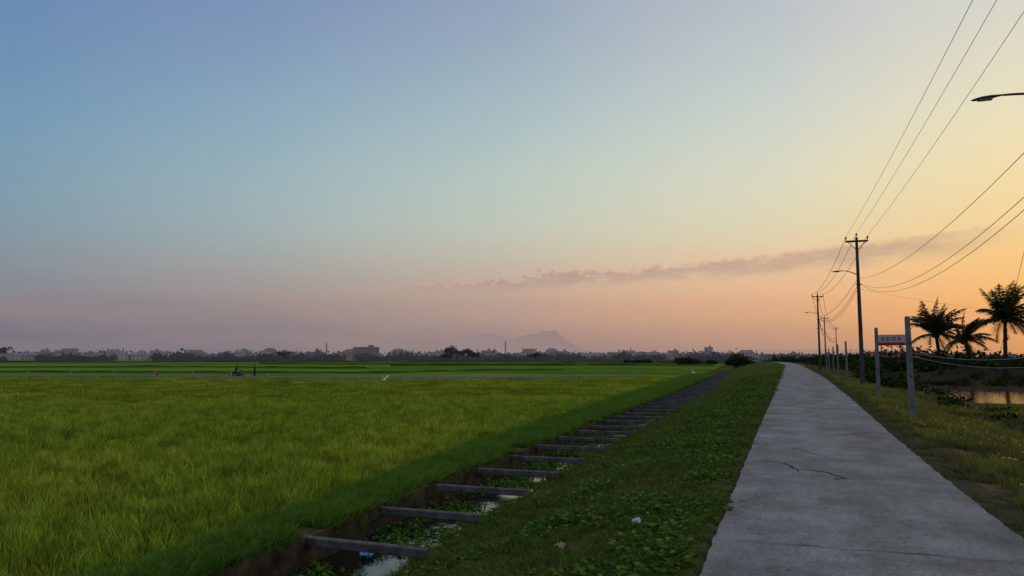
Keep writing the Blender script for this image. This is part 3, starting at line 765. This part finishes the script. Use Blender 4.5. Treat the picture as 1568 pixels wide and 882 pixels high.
PS=[(3.45,24.0,2.9,.16,True),(3.95,36.6,3.05,.17,False),(4.75,52.3,3.15,.19,False),(5.05,68,3.1,.18,False),(5.4,84,3.1,.18,False),(5.9,100,3.1,.18,False),(6.4,118,3.1,.18,False),(7.0,136,3.1,.18,False)]
for q in PS: cpost(*q)
cu2=bpy.data.curves.new('fence_cables','CURVE'); cu2.dimensions='3D'; cu2.bevel_depth=.010; cu2.bevel_resolution=1; cu2.materials.append(mat('pale_cable',(.32,.28,.24),.7))
wire((3.5,24.0,1.85),(8.2,26.5,2.0),.28,cu=cu2); wire((3.5,24.0,1.75),(9.2,27.5,1.9),.42,cu=cu2)
wire((3.95,36.6,1.9),(3.5,24.0,2.1),.25,cu=cu2,r=.6)
new_obj('fence_cables',cu2)

# ---------------------------------------------------------------- palms, right vegetation, billboard
m_palm=leafmat('palm_leaf',(.03,.04,.012),(.07,.08,.02),tint=(.11,.08,.03),patch=.6,zgrad=None)
def palm(x,y,trunk_h,fl,nf=24,lean=(.3,0)):
    e=empty('coconut_palm',(x,y,T(x,y)-.1)); b=MB()
    n=14; pts=[(lean[0]*(i/n)**1.6,lean[1]*(i/n)**1.6,trunk_h*i/n) for i in range(n+1)]
    b.tube(pts,[.20-.07*i/n+(.015 if i%2 else 0) for i in range(n+1)],9,0)
    b.obj('trunk',[m_trunk],parent=e)
    top=Vector(pts[-1]); f=MB()
    for k in range(nf):
        a=k*2.39996+random.uniform(-.2,.2); elev=R(random.uniform(-15,78)) if k>4 else R(random.uniform(60,85)); Lf=fl*random.uniform(.75,1.05)
        p=top.copy(); d=Vector((math.cos(a)*math.cos(elev),math.sin(a)*math.cos(elev),math.sin(elev))); ns=16; rp=[p.copy()]; ds=[d.copy()]
        wind=Vector((.022,-.004,0))
        for i in range(ns):
            p=p+d*(Lf/ns); d=(d+Vector((0,0,-.050-.045*math.cos(elev)*i/ns*2))+wind).normalized(); rp.append(p.copy()); ds.append(d.copy())
        f.tube(rp,[.03*(1-i/(ns+1))+.006 for i in range(ns+1)],4,0,False)
        for i in range(2,ns*4):
            t=i/(ns*4); q=t*ns; i0=min(ns-1,int(q)); pp=rp[i0].lerp(rp[i0+1],q-i0); dd=ds[i0]
            side=dd.cross(Vector((0,0,1)))
            if side.length<.05: side=Vector((1,0,0))
            side.normalize(); ll=Lf*.25*math.sin(math.pi*min(1,t*.9+.12))**.6
            for sg in (-1,1):
                ld=(side*sg*.8+dd*.6+Vector((0,0,-.4+random.uniform(-.3,.25)))).normalized()*ll*random.uniform(.65,1.2)
                w_=dd*.028
                f.add([pp-w_,pp+w_,pp+ld*.6+w_*.8+Vector((0,0,-.02)),pp+ld+Vector((0,0,-.10*ll))],[(0,1,2,3)],0)
    for k in range(5):
        a=k*1.26; f.ell((top.x+.22*math.cos(a),top.y+.22*math.sin(a),top.z-.25),(.13,.13,.16),0,8,6)
    f.obj('fronds',[m_palm],parent=e)
palm(14.2,80.7,4.0,3.6,26,(-.3,0)); palm(19.2,79.5,5.4,3.9,30,(.2,0)); palm(17.4,84,2.6,3.3,20,(-.5,0)); palm(23.5,82,4.2,3.6,22,(.6,0))
bl=[]
for i in range(110):
    x=random.uniform(9,50);y=random.uniform(86,100); h=random.uniform(1.0,3.0)
    bl.append((x,y,T(x,y)+h*.45,random.uniform(1,2.2),1.3,h*.6,170,.22))
for i in range(90):
    y=random.uniform(60,130); x=rr(y)+3.8+random.random()*5
    if y<82:
        if random.random()<.5: continue
        x=random.uniform(7.0,8.6)
    h=random.uniform(.6,1.7); bl.append((x,y,T(x,y)+h*.4,random.uniform(.8,1.5),1.2,h*.6,150,.18))
for i in range(46):
    x=random.uniform(8.5,34); y=random.uniform(70,80); h=random.uniform(.25,.8)
    bl.append((x,y,T(x,y)+h*.4,random.uniform(.5,1.4),.9,h*.6,120,.14))
for (x,y,h,r) in ((8.2,35,.35,.7),(7.2,39,.4,.7),(8.0,43,.4,.9),(7.4,31,.3,.6),(8.6,50,.5,1.0),(8.3,56,.6,1.0)):
    bl.append((x,y,T(x,y)+h*.4,r,r,h*.6,260,.10))
leafobj('roadside_bushes',bl,m_dk)
bl=[]
for i in range(260):
    y=random.uniform(130,520); x=rr(y)+random.uniform(5,16)+random.random()**2*y*.35; h=random.uniform(1.5,4.2)
    bl.append((x,y,-.7+h*.45,random.uniform(1.5,4),2,h*.6,110,.42))
leafobj('roadside_trees',bl,m_dk)
e=empty('billboard',(15.1,121,T(15,121)),R(-12)); b=MB()
for sx in (-1.4,0,1.4): b.tube([(sx,0.1,0),(sx,.1,5.7)],.06,6,0)
b.box((0,0,4.9),(3.7,.12,1.6),1,0,.02)
b.box((0,-.075,4.35),(3.5,.02,.42),2)
for k in range(4):
    b.box((-1.1+k*.72,-.075,5.1),(.44,.02,.5),2); b.box((-1.1+k*.72+(.06 if k%2 else 0),-.088,5.12),(.2,.02,.24),1)
b.obj('board',[m_dsteel,mat('board_white',(.56,.48,.43),.8,0),mat('board_red',(.42,.05,.035),.8,0)],parent=e)
building('shed',1362,150,9,5,1,2.6,wall=mat('shed_wall',(.25,.2,.17),.9),roof='gable',roofm=mat('shed_roof',(.30,.08,.06),.8))

# ---------------------------------------------------------------- people, motorbike, birds
m_skin=mat('skin',(.30,.17,.11),.6); m_hair=mat('hair',(.012,.01,.01),.6); m_shirt=mat('shirt_dark',(.03,.045,.08),.9); m_trs=mat('trousers',(.02,.022,.03),.9); m_shirt2=mat('shirt_green',(.05,.08,.05),.9); m_hat=mat('straw_hat',(.35,.28,.16),.9)
def figure(name,loc,rz,pose,shirt,hat=False):
    e=empty(name,loc,rz)
    def skin(nm,vs,es,rs,m,root=0):
        me=bpy.data.meshes.new(nm); me.from_pydata(vs,es,[]); me.materials.append(m); o=new_obj(nm,me,e)
        md=o.modifiers.new('s','SKIN')
        for i,r in enumerate(rs): me.skin_vertices[0].data[i].radius=(r,r)
        me.skin_vertices[0].data[root].use_root=True; md.use_smooth_shade=True
        sb=o.modifiers.new('ss','SUBSURF'); sb.levels=1; sb.render_levels=1
        return o
    p=pose
    skin('torso',[p['pelvis'],p['waist'],p['chest'],p['neck0'],p['shL'],p['elL'],p['shR'],p['elR']],[(0,1),(1,2),(2,3),(2,4),(4,5),(2,6),(6,7)],[.14,.125,.15,.06,.065,.05,.065,.05],shirt)
    skin('neck',[p['neck0'],p['head0']],[(0,1)],[.055,.055],m_skin)
    for s_ in 'LR':
        skin('forearm_'+s_,[p['el'+s_],p['wr'+s_],p['ha'+s_]],[(0,1),(1,2)],[.042,.028,.035],m_skin)
        w0=Vector(p['ha'+s_]); dr=(w0-Vector(p['wr'+s_])).normalized(); sd=dr.orthogonal().normalized()
        for k in range(4):
            q=w0+sd*(k-1.5)*.02; skin('finger_%s%d'%(s_,k),[q,q+dr*.045,q+dr*.08+Vector((0,0,-.01))],[(0,1),(1,2)],[.009,.008,.007],m_skin)
        skin('thumb_'+s_,[w0-dr*.03+sd*.03,w0+sd*.055],[(0,1)],[.01,.009],m_skin)
        skin('leg_'+s_,[p['pelvis'],p['hip'+s_],p['kn'+s_],p['an'+s_],p['toe'+s_]],[(0,1),(1,2),(2,3),(3,4)],[.12,.09,.06,.042,.04],m_trs)
    h=Vector(p['head']); b=MB(); b.ell(h,(.078,.095,.115),0,14,10); b.ell(h+Vector((0,.098,-.01)),(.015,.02,.022),0,6,5)
    for sx in (-1,1): b.ell(h+Vector((sx*.08,0,0)),(.012,.02,.03),0,6,5); b.ell(h+Vector((sx*.03,.088,.02)),(.012,.008,.007),1,6,4)
    b.ell(h+Vector((0,-.018,.03)),(.085,.092,.10),1,14,10)
    b.box((h.x,h.y+.09,h.z-.05),(.045,.01,.008),1)
    if hat:
        b.add([(h.x+.24*math.cos(a*.524),h.y+.24*math.sin(a*.524),h.z+.06) for a in range(12)]+[(h.x,h.y,h.z+.2)],[(a,(a+1)%12,12) for a in range(12)],2)
    b.obj('head',[m_skin,m_hair,m_hat],parent=e,smooth=True)
    return e
stand=dict(pelvis=(0,0,.92),waist=(0,0,1.06),chest=(0,0,1.28),neck0=(0,.0,1.43),head0=(0,.01,1.5),head=(0,.02,1.57),shL=(-.18,0,1.36),elL=(-.24,-.02,1.1),wrL=(-.22,.08,.88),haL=(-.21,.11,.80),shR=(.18,0,1.36),elR=(.25,-.03,1.1),wrR=(.23,.06,.87),haR=(.22,.09,.79),hipL=(-.10,0,.86),knL=(-.12,.03,.48),anL=(-.13,-.02,.08),toeL=(-.14,.13,.04),hipR=(.10,0,.86),knR=(.11,.02,.48),anR=(.13,-.02,.08),toeR=(.15,.13,.04))
ride=dict(pelvis=(0,-.15,.82),waist=(0,-.13,.97),chest=(0,-.05,1.18),neck0=(0,.0,1.33),head0=(0,.03,1.40),head=(0,.05,1.47),shL=(-.18,-.03,1.26),elL=(-.26,.12,1.06),wrL=(-.27,.34,1.0),haL=(-.27,.42,1.0),shR=(.18,-.03,1.26),elR=(.26,.12,1.06),wrR=(.27,.34,1.0),haR=(.27,.42,1.0),hipL=(-.11,-.12,.78),knL=(-.2,.25,.62),anL=(-.19,.10,.25),toeL=(-.19,.28,.22),hipR=(.11,-.12,.78),knR=(.2,.25,.62),anR=(.19,.10,.25),toeR=(.19,.28,.22))
m_tyre=mat('tyre',(.02,.02,.02),.8); m_paint=mat('bike_paint',(.04,.05,.09),.4,.4); m_chrome=mat('dark_metal',(.12,.12,.12),.4,.5); m_tail=mat('tail_lamp',(.5,.03,.02),.4)
def motorbike(loc,rz):
    e=empty('motorbike',loc,rz)
    t=MB()
    for yy_ in (-.62,.62):
        t.torus((yy_,0,.28),.24,.045,mi=0); t.torus((yy_,0,.28),.17,.012,mi=1)
        for k in range(8):
            a=k*.785; t.tube([(yy_,0,.28),(yy_+.2*math.cos(a),0,.28+.2*math.sin(a))],.007,4,1)
        t.ell((yy_,0,.28),(.05,.05,.05),1)
    t.tube([(-.62,.06,.28),(-.25,.07,.36)],.025,6,2); t.tube([(-.62,-.06,.28),(-.25,-.07,.36)],.025,6,2)
    t.tube([(.62,.06,.28),(.46,.06,.82)],.025,6,1); t.tube([(.62,-.06,.28),(.46,-.06,.82)],.025,6,1)
    t.tube([(.46,0,.78),(.40,0,1.0)],.05,8,2); t.ell((.47,0,.93),(.12,.10,.10),2); t.ell((.56,0,.93),(.05,.07,.06),1)
    t.tube([(.36,-.30,1.02),(.42,-.12,.99),(.42,.12,.99),(.36,.30,1.02)],.018,6,1)
    for sy in(-1,1): t.tube([(.40,sy*.22,1.0),(.42,sy*.26,1.2)],.008,4,1); t.ell((.42,sy*.27,1.22),(.02,.06,.04),1)
    t.ell((-.35,0,.66),(.42,.13,.13),2); t.ell((-.2,0,.78),(.40,.13,.06),0); t.ell((.0,0,.42),(.24,.14,.14),1)
    t.ell((.40,0,.60),(.09,.20,.26),2); t.ell((.1,0,.35),(.30,.10,.06),2); t.ell((-.76,0,.70),(.05,.08,.05),3)
    t.ell((.62,0,.55),(.20,.06,.05),2); t.tube([(-.1,.12,.25),(-.7,.16,.33)],[.03,.045],8,1)
    o=t.obj('body',[m_tyre,m_chrome,m_paint,m_tail],parent=e,smooth=True); o.rotation_euler[2]=R(90)
    return e
mb=MB(); PH=-.72
for (a,b) in zip(FL[1:6],FL[2:7]):
    A=Vector((a[0],a[1],0));B=Vector((b[0],b[1],0)); dv=B-A; nn=Vector((dv.y,-dv.x,0)).normalized()*-1
    vs_=[]
    for Q in (A,B): vs_+= [Q+nn*.16+Vector((0,0,PH)),Q+nn*1.7+Vector((0,0,PH)),Q+nn*2.3+Vector((0,0,-.97))]
    mb.add(vs_,[(0,1,4,3),(1,2,5,4)])
mb.obj('field_path',[m_dirt])
def onpath(x,o): return Vector((x,fy(x)+o,PH+.005))
q=onpath(-60.6,.95); motorbike(q,R(-70)); figure('motorbike_rider',q,R(-70),ride,m_shirt)
figure('standing_man',onpath(-58.0,.8),R(100),stand,m_shirt2)
e=empty('orange_notice_board',onpath(-71.6,1.2)); b=MB(); b.box((0,0,.55),(.75,.05,.55),0,0,.01)
for sx in(-.3,.3): b.box((sx,.05,.4),(.06,.05,.85),1)
b.obj('board',[mat('orange_paint',(.45,.12,.05),.7),m_trunk],parent=e)

m_white=mat('white_feather',(.80,.79,.76),.9); m_beak=mat('beak_yellow',(.5,.3,.05),.5); m_bleg=mat('bird_leg',(.03,.03,.02),.7)
def egret(loc,rz,flying=False,s_=1.0):
    e=empty('egret',loc,rz); e.scale=(s_,)*3; b=MB()
    z=.42 if not flying else .2
    b.tube([(0,-.24,z-.05),(0,-.14,z),(0,0,z+.03),(0,.12,z+.07),(0,.17,z+.13)],[.015,.06,.085,.06,.03],10,0)
    b.tube([(0,.15,z+.10),(0,.22,z+.2),(0,.19,z+.30),(0,.22,z+.38)],[.035,.024,.02,.02],8,0)
    b.ell((0,.24,z+.40),(.025,.04,.026),0,8,6); b.tube([(0,.27,z+.40),(0,.36,z+.385)],[.012,.003],6,1)
    for sx in(-1,1): b.tube([(sx*.03,0,z),(sx*.035,.02,z*.5),(sx*.035,0,0),(sx*.035,.05,0)],[.014,.007,.007,.005],5,2)
    if flying:
        for sx in(-1,1):
            pr=[(0.05,.10,-.12,.05),(.2,.12,-.14,.2),(.36,.06,-.16,.34),(.5,-.04,-.14,.42)]
            vs_=[]
            for (xx,yf,yb,zz) in pr: vs_+= [(sx*xx,yf,z+zz),(sx*xx,yb,z+zz-.02)]
            b.add(vs_,[(0,2,3,1),(2,4,5,3),(4,6,7,5)],0)
    else:
        for sx in(-1,1): b.ell((sx*.06,-.06,z+.01),(.03,.17,.07),0,10,8)
    b.obj('body',[m_white,m_beak,m_bleg],parent=e,smooth=True)
egret((-37.5,65.5,-.75),R(60),True,1.15); egret((-10.9,99,-.75),R(40),False,1.2)

# ---------------------------------------------------------------- small litter
b=MB(); b.tube([(0,0,0),(0,0,.10)],[.028,.038],12,0); b.torus((0,0,.0),.03,.002); o=b.obj('plastic_cup',[mat('cup_plastic',(.5,.52,.52),.3,.5)])
x,y=-1.55,8.05; o.location=(x,y,T(x,y)+.11); o.rotation_euler=(R(70),0,R(60)); o.scale=(.8,.8,.8)
def rag(name,x,y,z,s_,m):
    vs_=[];fs_=[];n=9
    for i in range(n):
        for k in range(n):
            u_,v_=(i/(n-1)-.5),(k/(n-1)-.5); rr_=1-.5*abs(u_*v_*4)
            vs_.append((u_*s_*rr_,v_*s_*rr_,s_*.35*(noise.noise(Vector((u_*5,v_*5,x)))+.4*noise.noise(Vector((u_*12,v_*12,y))))))
    for i in range(n-1):
        for k in range(n-1): fs_.append((i*n+k,i*n+k+1,(i+1)*n+k+1,(i+1)*n+k))
    o=new_obj(name,mesh_from(name,vs_,fs_,[m],None,True)); o.location=(x,y,z); return o
rag('crumpled_paper',-2.15,7.35,T(-2.15,7.35)+.13,.16,mat('paper_brown',(.30,.19,.13),.9))
rag('plastic_bag',-5.9,9.9,WZ+.05,.25,mat('bag_blue',(.08,.25,.5),.5)); rag('plastic_bag',-5.1,10.6,WZ+.06,.18,mat('bag_white',(.5,.5,.5),.5))

# ---------------------------------------------------------------- camera
cam=bpy.data.cameras.new('camera'); cam.sensor_width=36; cam.lens=26.0; cam.clip_end=30000; cam.clip_start=.05
co=bpy.data.objects.new('camera',cam); C.objects.link(co); co.location=(0,0,1.7); co.rotation_euler=(R(95.4),0,R(YAW))
bpy.context.scene.camera=co
sc_=bpy.context.scene; sc_.view_settings.view_transform='Standard'; sc_.view_settings.look='None'; sc_.view_settings.exposure=0
